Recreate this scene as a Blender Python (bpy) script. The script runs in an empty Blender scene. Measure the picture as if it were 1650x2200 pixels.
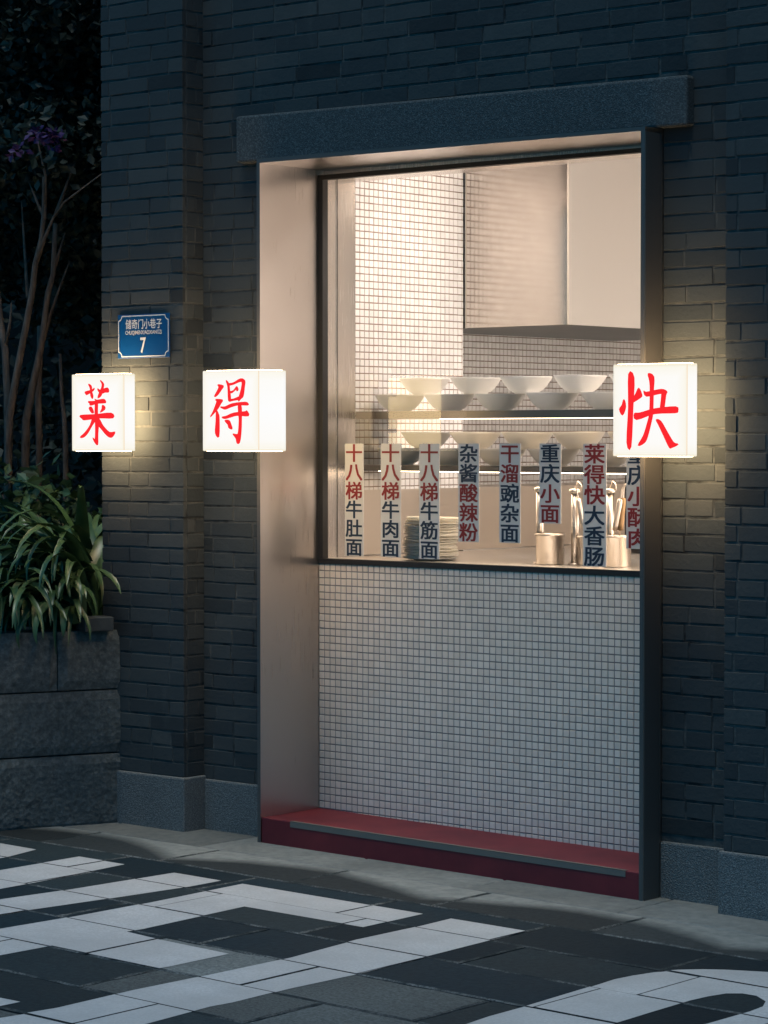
import bpy, bmesh, math, random
from mathutils import Vector, Matrix, noise as mnoise
R = math.radians
SC = bpy.context.scene
COL = SC.collection
rnd = random.Random(7)

# ------------------------------------------------------------------ camera
# X runs along the shop front (right), Y into the building, Z up; metres
CAM = Vector((6.0736, -6.4746, 1.3896)); YAW = R(40.42976); PITCH = R(1.62803); FPX = 5559.06
cd = bpy.data.cameras.new('camera'); cam = bpy.data.objects.new('camera', cd); COL.objects.link(cam)
cam.location = CAM; cam.rotation_euler = (math.pi/2 - PITCH, 0, YAW)
cd.sensor_fit = 'HORIZONTAL'; cd.sensor_width = 36; cd.lens = 36*FPX/1650; cd.clip_start = .1; cd.clip_end = 300
SC.camera = cam
FW = Vector((-math.sin(YAW)*math.cos(PITCH), math.cos(YAW)*math.cos(PITCH), -math.sin(PITCH)))
RT = Vector((math.cos(YAW), math.sin(YAW), 0)); UP = RT.cross(FW)
def at(px, py, ax, val):
    """point of the place seen at a photo pixel on the plane axis=val"""
    r = FW + RT*((px-825)/FPX) - UP*((py-1100)/FPX)
    return CAM + r*((val-CAM[ax])/r[ax])

# ------------------------------------------------------------------ world, moonlight, exposure
w = bpy.data.worlds.new('World'); SC.world = w; w.use_nodes = True
nt = w.node_tree; bg = nt.nodes['Background']
sky = nt.nodes.new('ShaderNodeTexSky'); sky.sky_type = 'NISHITA'; sky.sun_disc = False
sky.sun_elevation = R(76); sky.sun_rotation = R(200)
tint = nt.nodes.new('ShaderNodeMix'); tint.data_type = 'RGBA'; tint.blend_type = 'MULTIPLY'; tint.inputs[0].default_value = 1
tint.inputs[7].default_value = (.01, .38, .58, 1)
nt.links.new(sky.outputs[0], tint.inputs[6]); nt.links.new(tint.outputs[2], bg.inputs[0])
bg.inputs[1].default_value = .145
sd = bpy.data.lights.new('sun', 'SUN'); sun = bpy.data.objects.new('sun', sd); COL.objects.link(sun)
sd.energy = 1.25; sd.angle = R(16); sd.color = (.95, .95, .87)
sun.rotation_euler = (R(14), 0, R(20))
SC.view_settings.view_transform = 'Standard'; SC.view_settings.look = 'None'
SC.view_settings.exposure = 0; SC.view_settings.gamma = 1
SC.cycles.use_denoising = True; SC.cycles.max_bounces = 14; SC.cycles.diffuse_bounces = 8; SC.cycles.transparent_max_bounces = 16
SC.cycles.caustics_reflective = False; SC.cycles.caustics_refractive = False
SC.cycles.sample_clamp_indirect = 8

# ------------------------------------------------------------------ helpers
def tag(o, label=None, cat=None, group=None, kind=None):
    if label: o['label'] = label
    if cat: o['category'] = cat
    if group: o['group'] = group
    if kind: o['kind'] = kind
    return o
def empty(name, loc=(0,0,0), rz=0):
    o = bpy.data.objects.new(name, None); COL.objects.link(o); o.location = loc; o.rotation_euler = (0,0,rz)
    o.empty_display_size = .1; return o
class MB:
    def __init__(s): s.v=[]; s.f=[]; s.m=[]
    def add(s, vs, fs, mi=0):
        b=len(s.v); s.v += [tuple(v) for v in vs]; s.f += [tuple(b+i for i in f) for f in fs]; s.m += [mi]*len(fs)
    def box(s, x0,x1,y0,y1,z0,z1, mi=0, M=None):
        vs=[Vector((x,y,z)) for z in (z0,z1) for y in (y0,y1) for x in (x0,x1)]
        if M: vs=[M@v for v in vs]
        s.add(vs,[(0,2,3,1),(4,5,7,6),(0,1,5,4),(1,3,7,5),(3,2,6,7),(2,0,4,6)],mi)
    def quad(s,a,b,c,d,mi=0): s.add([a,b,c,d],[(0,1,2,3)],mi)
    def tube(s, pts, rad, n=8, mi=0, cap=True):
        pts=[Vector(p) for p in pts]; rad = rad if isinstance(rad,(list,tuple)) else [rad]*len(pts)
        vs=[]; fs=[]; prev=None
        for i,p in enumerate(pts):
            t=(pts[min(i+1,len(pts)-1)]-pts[max(i-1,0)]).normalized()
            if prev is None: u=t.orthogonal().normalized()
            else:
                u=prev-t*prev.dot(t); u = u.normalized() if u.length>1e-6 else t.orthogonal().normalized()
            prev=u; q=t.cross(u)
            for k in range(n):
                a=2*math.pi*k/n; vs.append(p+(u*math.cos(a)+q*math.sin(a))*rad[i])
        for i in range(len(pts)-1):
            for k in range(n): fs.append((i*n+k,i*n+(k+1)%n,(i+1)*n+(k+1)%n,(i+1)*n+k))
        if cap: fs += [tuple(range(n-1,-1,-1)), tuple(range((len(pts)-1)*n, len(pts)*n))]
        s.add(vs,fs,mi)
    def lathe(s, prof, n=48, c=(0,0,0), mi=0, jit=None):
        vs=[]; fs=[]; N=len(prof)
        for (r,z) in prof:
            for k in range(n):
                a=2*math.pi*k/n; vs.append((c[0]+r*math.cos(a), c[1]+r*math.sin(a), c[2]+z))
        for i in range(N-1):
            for k in range(n): fs.append((i*n+k,i*n+(k+1)%n,(i+1)*n+(k+1)%n,(i+1)*n+k))
        s.add(vs,fs,mi)
    def build(s, name, mats, parent=None, smooth=False, bevel=None, loc=None):
        me=bpy.data.meshes.new(name); me.from_pydata(s.v,[],s.f)
        mats = mats if isinstance(mats,(list,tuple)) else [mats]
        for m in mats: me.materials.append(m)
        me.polygons.foreach_set('material_index', s.m)
        if smooth: me.polygons.foreach_set('use_smooth',[True]*len(s.f))
        me.update()
        o=bpy.data.objects.new(name,me); COL.objects.link(o)
        if parent: o.parent=parent
        if loc: o.location=loc
        if bevel:
            b=o.modifiers.new('bevel','BEVEL'); b.width=bevel; b.segments=2; b.limit_method='ANGLE'
        return o

# ------------------------------------------------------------------ materials
def mat(name, col, rough=.6, metal=0, spec=.5):
    m=bpy.data.materials.new(name); m.use_nodes=True; b=m.node_tree.nodes['Principled BSDF']
    b.inputs['Base Color'].default_value=(*col,1); b.inputs['Roughness'].default_value=rough
    b.inputs['Metallic'].default_value=metal; b.inputs['Specular IOR Level'].default_value=spec
    return m
def N(m,t,**k):
    n=m.node_tree.nodes.new('ShaderNode'+t)
    for a,v in k.items(): setattr(n,a,v)
    return n
def L(m,a,b): m.node_tree.links.new(a,b)
def B(m): return m.node_tree.nodes['Principled BSDF']
def ramp(m, src, stops):
    r=N(m,'ValToRGB'); e=r.color_ramp.elements
    while len(e)<len(stops): e.new(.5)
    for i,(p,c) in enumerate(stops): e[i].position=p; e[i].color=(*c,1)
    L(m,src,r.inputs[0]); return r.outputs[0]
def coords(m, scale=(1,1,1)):
    t=N(m,'TexCoord'); mp=N(m,'Mapping'); mp.inputs['Scale'].default_value=scale
    L(m,t.outputs['Object'],mp.inputs[0]); return mp.outputs[0]
def noise(m, vec, scale, detail=4, rough=.55):
    n=N(m,'TexNoise'); n.inputs['Scale'].default_value=scale; n.inputs['Detail'].default_value=detail
    n.inputs['Roughness'].default_value=rough; L(m,vec,n.inputs['Vector']); return n.outputs['Fac']
def bump(m, h, strength=.3, dist=.01):
    b=N(m,'Bump'); b.inputs['Strength'].default_value=strength; b.inputs['Distance'].default_value=dist
    L(m,h,b.inputs['Height']); L(m,b.outputs[0],B(m).inputs['Normal'])
def mixc(m, fac, a, b, mode='MIX'):
    x=N(m,'Mix',data_type='RGBA',blend_type=mode)
    if isinstance(fac,float): x.inputs[0].default_value=fac
    else: L(m,fac,x.inputs[0])
    for i,v in ((6,a),(7,b)):
        if isinstance(v,tuple): x.inputs[i].default_value=(*v,1)
        else: L(m,v,x.inputs[i])
    return x.outputs[2]
def math_(m, op, a, b):
    x=N(m,'Math',operation=op)
    for i,v in ((0,a),(1,b)):
        if isinstance(v,(int,float)): x.inputs[i].default_value=v
        else: L(m,v,x.inputs[i])
    return x.outputs[0]
def island(m): return N(m,'NewGeometry').outputs['Random Per Island']

def m_brick():
    m=mat('grey_brick',(.15,.15,.14),.88,spec=.25); v=coords(m)
    c=ramp(m,island(m),[(0,(.024,.027,.029)),(.10,(.042,.048,.051)),(.5,(.054,.061,.063)),(.85,(.066,.072,.072)),(1,(.080,.083,.080))])
    n1=noise(m,v,9,5); n2=noise(m,v,70,3)
    c=mixc(m,ramp(m,n1,[(.3,(0,0,0)),(.75,(.75,.75,.75))]),c,mixc(m,.6,c,(.045,.055,.058)))
    # pale efflorescence
    n3=noise(m,coords(m,(4,4,1.2)),3,6,.7)
    c=mixc(m,ramp(m,n3,[(.58,(0,0,0)),(.8,(.35,.35,.35))]),c,(.12,.125,.12))
    L(m,c,B(m).inputs['Base Color'])
    h=math_(m,'ADD',math_(m,'MULTIPLY',n1,1.2),math_(m,'MULTIPLY',n2,.6)); bump(m,h,.45,.005); return m
def m_mortar():
    m=mat('mortar',(.20,.20,.18),.95,spec=.1); v=coords(m)
    L(m,ramp(m,noise(m,v,14,5),[(.30,(.026,.028,.029)),(.48,(.070,.075,.075)),(.74,(.12,.122,.115))]),B(m).inputs['Base Color'])
    bump(m,noise(m,v,60,4),.6,.006); return m
def m_granite(name, a, b, rough=.75, bs=.7, scale=140):
    m=mat(name,a,rough,spec=.4); v=coords(m)
    vo=N(m,'TexVoronoi'); vo.inputs['Scale'].default_value=scale; L(m,v,vo.inputs['Vector'])
    n=noise(m,v,scale*.8,4,.7); n2=noise(m,v,5,4)
    c=ramp(m,n,[(.3,tuple(x*.55 for x in a)),(.5,a),(.68,b)])
    c=mixc(m,ramp(m,n2,[(.3,(0,0,0)),(.8,(.5,.5,.5))]),c,mixc(m,.55,c,(.06,.065,.065)))
    L(m,c,B(m).inputs['Base Color']); bump(m,math_(m,'ADD',n,vo.outputs['Distance']),bs,.006); return m
def m_steel(name, col, rough, stretch=(60,60,1), bs=.02, wave=0):
    m=mat(name,col,rough,1); v=coords(m,stretch); n=noise(m,v,6,3); n2=noise(m,coords(m),2.2,4)
    rr=math_(m,'ADD',math_(m,'MULTIPLY',n,.10),math_(m,'ADD',math_(m,'MULTIPLY',n2,.10),rough-.10))
    L(m,rr,B(m).inputs['Roughness'])
    h=math_(m,'MULTIPLY',n,.02)
    if wave: h=math_(m,'ADD',h,math_(m,'MULTIPLY',noise(m,coords(m,(1,1,1)),wave,1),2.0))
    bump(m,h,bs,.02); return m
def m_tile(name, base, var=.06, rough=.22):
    m=mat(name,base,rough)
    lo=tuple(max(0,x-var) for x in base); hi=tuple(min(1,x+var) for x in base)
    c=ramp(m,island(m),[(0,lo),(1,hi)])
    c=mixc(m,ramp(m,noise(m,coords(m),3,5),[(.45,(0,0,0)),(.8,(.3,.3,.3))]),c,tuple(x*.75 for x in base))
    L(m,c,B(m).inputs['Base Color']); return m
def m_emit(name, col, st):
    m=bpy.data.materials.new(name); m.use_nodes=True; t=m.node_tree; t.nodes.clear()
    e=t.nodes.new('ShaderNodeEmission'); o=t.nodes.new('ShaderNodeOutputMaterial')
    e.inputs[0].default_value=(*col,1); e.inputs[1].default_value=st; t.links.new(e.outputs[0],o.inputs[0]); return m
def m_glass():
    m=bpy.data.materials.new('window_glass'); m.use_nodes=True; t=m.node_tree; t.nodes.clear()
    tr=t.nodes.new('ShaderNodeBsdfTransparent'); gl=t.nodes.new('ShaderNodeBsdfGlossy'); fr=t.nodes.new('ShaderNodeFresnel')
    mx=t.nodes.new('ShaderNodeMixShader'); o=t.nodes.new('ShaderNodeOutputMaterial')
    tr.inputs[0].default_value=(.985,.985,.975,1); gl.inputs['Roughness'].default_value=.02; fr.inputs[0].default_value=1.5
    t.links.new(fr.outputs[0],mx.inputs[0]); t.links.new(tr.outputs[0],mx.inputs[1]); t.links.new(gl.outputs[0],mx.inputs[2]); t.links.new(mx.outputs[0],o.inputs[0]); return m
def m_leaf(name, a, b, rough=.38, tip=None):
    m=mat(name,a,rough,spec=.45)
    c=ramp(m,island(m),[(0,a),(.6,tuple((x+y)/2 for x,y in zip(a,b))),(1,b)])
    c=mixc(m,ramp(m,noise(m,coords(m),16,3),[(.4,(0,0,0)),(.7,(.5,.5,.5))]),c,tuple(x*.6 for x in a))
    if tip:
        c=mixc(m,ramp(m,noise(m,coords(m),5,2),[(.64,(0,0,0)),(.72,(.8,.8,.8))]),c,tip)
    L(m,c,B(m).inputs['Base Color']); return m

BRICK=m_brick(); MORTAR=m_mortar()
LINTEL=m_granite('lintel_granite',(.07,.078,.08),(.17,.18,.178),.85,.25,230)
PLINTH=m_granite('bush_hammered_granite',(.15,.16,.16),(.29,.30,.295),.85,.4,230)
STONE=m_granite('planter_stone',(.085,.10,.10),(.15,.165,.165),.85,.5,60)
STEEL=m_steel('satin_steel',(.60,.545,.51),.30)
STEELIN=m_steel('inner_steel',(.74,.69,.65),.26)
HOODLITSIDE=m_steel('hood_lit_side_steel',(.90,.88,.86),.34,(1,50,1),.02)  # hood steel again, paler so the side's brightness sits in its colour
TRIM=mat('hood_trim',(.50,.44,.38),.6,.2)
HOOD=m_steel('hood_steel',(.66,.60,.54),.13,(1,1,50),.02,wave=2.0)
SHELF=m_steel('shelf_steel',(.17,.15,.135),.45)
COUNTER=m_steel('counter_steel',(.74,.70,.65),.36,(1,40,40))
BACKSP=m_steel('backsplash_steel',(.62,.54,.46),.42,(40,1,40))
POT=m_steel('pot_steel',(.58,.52,.46),.33,(40,40,1))
DARKMETAL=mat('dark_frame_metal',(.11,.102,.095),.5,.3)
RUBBER=mat('black_gasket',(.012,.011,.011),.6)
GLASS=m_glass()
TILE=m_tile('white_mosaic',(.90,.77,.66),.05,.3); TILEIN=m_tile('white_mosaic_inside',(.82,.79,.775),.05,.2)
GROUT=mat('grey_grout',(.29,.255,.24),.9); GROUTIN=mat('brown_grout',(.24,.165,.12),.9)
REDPAINT=mat('red_paint',(.15,.012,.02),.55); n_=noise(REDPAINT,coords(REDPAINT),6,6)
L(REDPAINT,ramp(REDPAINT,n_,[(.3,(.12,.009,.017)),(.7,(.19,.018,.025))]),B(REDPAINT).inputs['Base Color']); bump(REDPAINT,noise(REDPAINT,coords(REDPAINT),90,2),.15,.002)
NOSING=mat('grey_nosing',(.17,.155,.135),.7,.1)
WALLIN=mat('inside_plaster',(.84,.80,.76),.6); CEIL=mat('inside_ceiling',(.85,.82,.78),.7); FLOORIN=mat('inside_floor',(.40,.36,.32),.4)
def m_acrylic():
    m=m_emit('lightbox_white',(1,1,1),.985); e=[n for n in m.node_tree.nodes if n.type=='EMISSION'][0]
    t=N(m,'TexCoord'); sp=N(m,'SeparateXYZ'); L(m,t.outputs['Object'],sp.inputs[0]); g=N(m,'NewGeometry'); sn=N(m,'SeparateXYZ'); L(m,g.outputs['Normal'],sn.inputs[0])
    fx=math_(m,'DIVIDE',math_(m,'ABSOLUTE',sp.outputs[0],0),.135); fx=math_(m,'MULTIPLY',fx,math_(m,'SUBTRACT',1.0,math_(m,'ABSOLUTE',sn.outputs[0],0)))
    fz=math_(m,'DIVIDE',math_(m,'ABSOLUTE',math_(m,'SUBTRACT',sp.outputs[2],.136),0),.136)
    L(m,ramp(m,math_(m,'MAXIMUM',fx,fz),[(.0,(1,1,1)),(.72,(1,.985,.95)),(.93,(.98,.945,.85)),(1,(.93,.86,.66))]),e.inputs[0]); return m
BOXWHITE=m_acrylic(); BOXGLOWSOFT=m_emit('lightbox_soft_glow',(1,.74,.40),10); BOXGLOW=m_emit('lightbox_glow',(1,.70,.38),21.0); BOXFILL=m_emit('lightbox_fill',(1,.72,.44),19.0)  # glow colours below the white serve hidden panels added round the cases
SEAM=m_emit('lightbox_seam',(1,.82,.60),.92)
BRUSHRED=m_emit('brush_red',(1,.022,.03),1.0); BRUSHBLOOM=m_emit('brush_bloom',(1,.30,.04),1.0)  # orange rim paints the bloom around the red strokes
LED=m_emit('led_strip',(1,.74,.48),6); LED2=m_emit('led_strip_lower',(1,.76,.52),11); CEILLAMP=m_emit('ceiling_lamp',(1,.88,.78),26); FILLLAMP=m_emit('added_fill_lamp',(1,.84,.72),7.5)
def m_porcelain(name,col,tr):
    m=mat(name,col,.28); t=m.node_tree; o=[n for n in t.nodes if n.type=='OUTPUT_MATERIAL'][0]
    tl=N(m,'BsdfTranslucent'); tl.inputs[0].default_value=(*col,1); mx=N(m,'MixShader'); mx.inputs[0].default_value=tr
    L(m,B(m).outputs[0],mx.inputs[1]); L(m,tl.outputs[0],mx.inputs[2]); L(m,mx.outputs[0],o.inputs[0]); return m
CERAMIC=m_porcelain('white_ceramic',(.92,.90,.87),.38); CERAMIC2=m_porcelain('cream_plate',(.95,.92,.84),.35)
PAPER=mat('label_paper',(.76,.70,.64),.6); INKRED=mat('label_red',(.30,.022,.02),.6); INKBLUE=mat('label_navy',(.012,.03,.06),.6)
SIGNBLUE=mat('enamel_blue',(.003,.055,.19),.3); SIGNWHITE=mat('enamel_white',(.62,.62,.62),.4)
WOOD=mat('pale_wood',(.55,.33,.15),.5); BLACKBOX=mat('black_appliance',(.025,.02,.018),.35)
LILY=m_leaf('lily_leaf',(.034,.075,.028),(.085,.14,.055),.36,(.13,.11,.05))
BUSH=m_leaf('bush_leaf',(.02,.05,.022),(.05,.10,.04),.45)
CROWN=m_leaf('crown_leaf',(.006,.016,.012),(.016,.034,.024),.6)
FLOWER=m_leaf('purple_bract',(.05,.014,.09),(.09,.03,.13),.6); DRYLEAF=m_leaf('dry_leaf',(.16,.08,.045),(.26,.15,.09),.7)
BARK=mat('bark',(.14,.10,.075),.9); v_=coords(BARK,(1,1,.25)); n_=noise(BARK,v_,40,5)
L(BARK,ramp(BARK,n_,[(.3,(.06,.042,.032)),(.6,(.16,.115,.09)),(.8,(.24,.19,.155))]),B(BARK).inputs['Base Color']); bump(BARK,n_,.6,.01)
SOIL=mat('soil',(.02,.017,.013),.95)
BACKDROP=mat('dark_backdrop',(.012,.015,.015),.9)  # for the added backdrop that keeps the sky out

# ------------------------------------------------------------------ brick laying
def bricks(mb, x0, x1, z0, z1, y, phase=0, course=.054, joint=.0075, ax='x', sgn=1, holes=()):
    """courses of separate chamfered bricks; ax='x': face towards -Y at y; ax='y': face towards +X at x=y"""
    nrow=int(math.ceil((z1-z0)/course))
    for r in range(nrow):
        za=z0+r*course+joint/2; zb=min(z0+(r+1)*course-joint/2,z1)
        if zb-za<.01: continue
        u=x0 - (.05 if (r+phase)%2 else .15)*rnd.uniform(.9,1.1)
        while u<x1:
            l=rnd.choice((.2,.2,.2,.1)); a=max(u,x0); b=min(u+l-joint,x1); u+=l
            if b-a<.012: continue
            spans=[(a,b)]
            for (hx0,hx1,hz0,hz1) in holes:
                if zb>hz0+.004 and za<hz1-.004:
                    ns=[]
                    for (p,q) in spans:
                        if q<=hx0 or p>=hx1: ns.append((p,q)); continue
                        if p<hx0: ns.append((p,hx0))
                        if q>hx1: ns.append((hx1,q))
                    spans=ns
            for (a,b) in spans:
                if b-a<.01: continue
                d=rnd.uniform(-.0010,.0007); t=rnd.uniform(-.0008,.0008); c=.0011; c2=.0014
                zt=[rnd.uniform(-.0018,.0018) for _ in range(4)]
                back=[(a,za+zt[0]),(b,za+zt[1]),(b,zb+zt[2]),(a,zb+zt[3])]
                fr=[(a+c2,za+c+zt[0]),(b-c2,za+c+zt[1]),(b-c2,zb-c+zt[2]),(a+c2,zb-c+zt[3])]
                vs=[]
                for (p,dep) in [(q,.012) for q in back]+[(q,.0016) for q in back]+[(q,0) for q in fr]:
                    dd=dep+d+(t if p[0]>(a+b)/2 else -t)
                    vs.append((p[0],y+dd,p[1]) if ax=='x' else (y-dd,p[0],p[1]))
                fs=[(8,9,10,11),(4,5,9,8),(5,6,10,9),(6,7,11,10),(7,4,8,11),(0,1,5,4),(1,2,6,5),(2,3,7,6),(3,0,4,7)]
                mb.add(vs,fs,0)
GZ=lambda x: -.011*x if x>0 else -.004*x            # the street falls slightly to the right
XL,XP,XR,XR2=-.785,-.3715,1.8802,4.2; ZT=4.4; YW=.1
X1=1.577; D=.301; TH=.015; YG=.313
shop=empty('noodle_shop_building',(0,0,0)); tag(shop,'grey brick shop building with a steel framed serving window and two brick pilasters','building')
# main recessed wall
mb=MB(); hole=(-TH,X1+TH,-1,2.34); lint=(-.1734,1.7008,2.344,2.505)
bricks(mb,XP+.002,XR-.002,.178,ZT,YW,0,holes=(hole,(-.168,1.695,2.335,2.50)))
m0=.0024
for (a,b,c,d) in ((XP,-TH,-.1,ZT),(X1+TH,XR,-.1,ZT),(-TH,X1+TH,2.34,ZT)): mb.box(a,b,YW+m0,YW+.12,c,d,1)
mb.build('brick_wall',[BRICK,MORTAR],shop)
# pilasters
mb=MB(); bricks(mb,XL,XP,.19,ZT,0,1); bricks(mb,.022,YW+.004,.19,ZT,XP,0,ax='y')
mb.box(XL+.004,XP-m0,m0,YW+.12,-.1,ZT,1); mb.build('pilaster',[BRICK,MORTAR],shop)
mb=MB(); bricks(mb,XR,XR2,.163,ZT,0,0)
mb.box(XR+.004,XR2,m0,YW+.12,-.1,ZT,1); mb.build('pilaster',[BRICK,MORTAR],shop)
# side and back walls of the shop, roof
mb=MB(); mb.box(XL+.006,XL+.1,YW+.12,3.0,-.1,ZT); mb.box(XR2-.1,XR2,YW+.12,3.0,-.1,ZT); mb.box(XL+.006,XR2,3.0,3.1,-.1,ZT); mb.box(XL+.006,XR2,.0,3.1,ZT+.001,ZT+.1)
mb.build('rear_wall',MORTAR,shop)
# granite plinths
def plinth(x0,x1,y,z1,ret=None):
    mb=MB(); mb.box(x0,x1,y,YW+.1,-.15,z1); return mb.build('plinth',PLINTH,shop,bevel=.006)
plinth(XL+.002,XP+.012,-.012,.1915); plinth(XP+.0125,-TH-.001,YW-.012,.180)
plinth(X1+TH+.001,XR-.0125,YW-.012,.155); plinth(XR-.012,XR2,-.012,.166)
# lintel, slightly out of level as in the place
mb=MB(); yl0,yl1=.062,.16
vs=[(-.1734,yl0,2.3463),(1.7008,yl0,2.3325),(1.7008,yl1,2.3325),(-.1734,yl1,2.3463),(-.1734,yl0,2.508),(1.7008,yl0,2.483),(1.7008,yl1,2.483),(-.1734,yl1,2.508)]
mb.add(vs,[(0,3,2,1),(4,5,6,7),(0,1,5,4),(1,2,6,5),(2,3,7,6),(3,0,4,7)]); mb.build('lintel',LINTEL,shop,bevel=.008)
# steel surround: two jambs and a head of folded sheet
ZL,ZR=2.3304,2.318
def slab(mb,x0,x1,y0,y1,z0,zl,zr,mi=0):
    mb.add([(x0,y0,z0),(x1,y0,z0),(x1,y1,z0),(x0,y1,z0),(x0,y0,zl),(x1,y0,zr),(x1,y1,zr),(x0,y1,zl)],[(0,3,2,1),(4,5,6,7),(0,1,5,4),(1,2,6,5),(2,3,7,6),(3,0,4,7)],mi)
mb=MB(); slab(mb,-TH,0,0,D+.03,-.02,ZL,ZL); mb.m[2]=1; mb.build('left_jamb',[STEEL,DARKMETAL],shop)
mb=MB(); slab(mb,X1,X1+TH,0,D+.03,-.05,ZR,ZR); mb.m[2]=1; mb.build('right_jamb',[STEEL,DARKMETAL],shop)
mb=MB(); mb.box(X1+TH,X1+TH+.002,.003,YW-.013,-.05,ZR-.002); mb.build('jamb_cover',DARKMETAL,shop)
mb=MB(); a,b=-TH,X1+TH
mb.add([(a,0,ZL),(b,0,ZR),(b,D+.03,ZR),(a,D+.03,ZL),(a,0,ZL+TH),(b,0,ZR+TH-.002),(b,D+.03,ZR+TH),(a,D+.03,ZL+TH)],[(0,3,2,1),(4,5,6,7),(0,1,5,4),(1,2,6,5),(2,3,7,6),(3,0,4,7)])
mb.m[2]=1; mb.build('head',[STEEL,DARKMETAL],shop)
# red step with metal nosing
def stepz(x): return .0865-.0125*x
mb=MB(); mb.add([(0.001,.004,GZ(0)-.05),(X1-.001,.004,GZ(X1)-.05),(X1-.001,D+.02,-.07),(0.001,D+.02,-.05),(0.001,.004,stepz(0)),(X1-.001,.004,stepz(X1)),(X1-.001,D+.02,stepz(X1)),(0.001,D+.02,stepz(0))],[(0,3,2,1),(4,5,6,7),(0,1,5,4),(1,2,6,5),(2,3,7,6),(3,0,4,7)])
st=mb.build('step',REDPAINT,shop,bevel=.003)
mb=MB(); xa,xb=.135,1.525
for (ya,yb,dz0,dz1) in ((.0025,.0045,-.019,.0012),(.0025,.016,.0,.0012)):
    mb.add([(xa,ya,stepz(xa)+dz0),(xb,ya,stepz(xb)+dz0),(xb,yb,stepz(xb)+dz0),(xa,yb,stepz(xa)+dz0),(xa,ya,stepz(xa)+dz1),(xb,ya,stepz(xb)+dz1),(xb,yb,stepz(xb)+dz1),(xa,yb,stepz(xa)+dz1)],[(0,3,2,1),(4,5,6,7),(0,1,5,4),(1,2,6,5),(2,3,7,6),(3,0,4,7)])
mb.build('nosing',NOSING,st)
# mosaic front below the window
def mosaic(name, parent, x0,x1,z0,z1,y, mats, ax='x', p=.0254, g=.0032, top=True, skip=None):
    mb=MB(); nz=int((z1-z0)/p)+1; nx=int((x1-x0)/p)+1
    for i in range(nx):
        for j in range(nz):
            a=x0+i*p+g/2; b=min(x0+(i+1)*p-g/2,x1); zb=z1-j*p-g/2; za=max(z1-(j+1)*p+g/2,z0)
            if b-a<.003 or zb-za<.003: continue
            if skip and skip(a,b,za,zb): continue
            a+=rnd.uniform(-.0004,.0004); b+=rnd.uniform(-.0004,.0004); za+=rnd.uniform(-.0004,.0004); zb+=rnd.uniform(-.0004,.0004)
            d=rnd.uniform(-.0004,.0004); c=.0012; tl=[rnd.uniform(-.00045,.00045) for _ in range(4)]
            q=[(a,za),(b,za),(b,zb),(a,zb)]; f=[(a+c,za+c),(b-c,za+c),(b-c,zb-c),(a+c,zb-c)]
            vs=[(u,y+.003,v) for u,v in q]+[(u,y+d+tl[k],v) for k,(u,v) in enumerate(f)]
            if ax=='y': vs=[(y-(yy-y),xx,zz) for (xx,yy,zz) in vs]
            mb.add(vs,[(4,5,6,7),(0,1,5,4),(1,2,6,5),(2,3,7,6),(3,0,4,7)],0)
    if ax=='x': mb.box(x0,x1,y+.0022,y+.02,z0-.01,z1,1)
    else: mb.box(y-.02,y-.0022,x0,x1,z0-.01,z1,1)
    return mb.build(name,mats,parent)
mosaic('mosaic_front',shop,.0,X1,.075-.0125*X1+.003,.951,D,[TILE,GROUT])
# window: gasket frame, glass
mb=MB(); zt=2.311; zs=.951
mb.box(0,.022,D-.004,D+.024,zs+.018,zt-.017); mb.box(X1-.022,X1,D-.004,D+.024,zs+.018,zt-.017)
slab(mb,0,X1,D-.004,D+.024,zt-.017,zt,zt-.004); mb.box(0,X1,D-.006,D+.024,zs,zs+.0175)
win=mb.build('window_frame',RUBBER,shop)
mb=MB(); mb.quad((.02,YG,zs+.016),(X1-.02,YG,zs+.016),(X1-.02,YG,zt-.01),(.02,YG,zt-.01)); mb.build('glass_pane',GLASS,win)
# steel reveal behind the glass with a groove, steel head
mb=MB(); YE=.496
mb.box(-TH,.0,D+.031,.3955,.9,2.312); mb.box(-TH,.0,.4025,YE,.9,2.312); mb.box(-TH,-.006,.3955,.4025,.9,2.312,1)
mb.box(.0,.0025,.3935,.3955,.965,2.30,0)
mb.build('inner_reveal',[STEELIN,RUBBER],shop)
mb=MB(); slab(mb,-TH,X1+.6,D+.026,YE,2.302,2.36,2.36); mb.build('inner_head',STEELIN,shop)
# interior shell
XI,YI,ZI=2.3,2.93,2.75
mb=MB(); mb.box(XI,XI+.05,D+.02,YI,-.02,ZI); mb.box(-.07,XI+.05,YI,YI+.05,-.02,ZI)
mb.box(X1,XI,D+.03,D+.08,-.02,2.30); mb.box(-.07,XI,D+.03,D+.08,2.3605,ZI)
mb.build('inside_wall',WALLIN,shop)
mb=MB(); mb.box(-.07,XI+.05,D+.02,YI+.05,ZI,ZI+.05); mb.build('inside_ceiling',CEIL,shop)
mb=MB(); mb.box(-.07,XI+.05,D+.02,YI+.05,-.08,-.03); mb.build('inside_floor',FLOORIN,shop)
mb=MB(); mb.box(0,X1,D+.0215,D+.05,-.03,.94); mb.build('counter_backing',WALLIN,shop)
XN,YN=-.34,1.112
mosaic('inside_mosaic_wall',shop,YE,YN,1.0,ZI-.01,0,[TILEIN,GROUTIN],ax='y',g=.0026)
mosaic('niche_mosaic_wall',shop,YN,YI-.005,1.2,ZI-.01,XN,[TILEIN,GROUTIN],ax='y',g=.0026)
mb=MB(); mb.box(XN-.021,-.0205,YE,YN-.001,-.02,ZI-.005); mb.box(XN-.08,XN-.0215,YE,YI-.001,-.02,ZI-.005); mb.box(XN-.021,0,YN,YI-.001,-.02,1.2); mb.box(XN-.08,-.071,YI,YI+.05,-.02,ZI); mb.box(XN-.08,-.071,YE,YI,ZI,ZI+.05); mb.build('inside_wall',WALLIN,shop)
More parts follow.
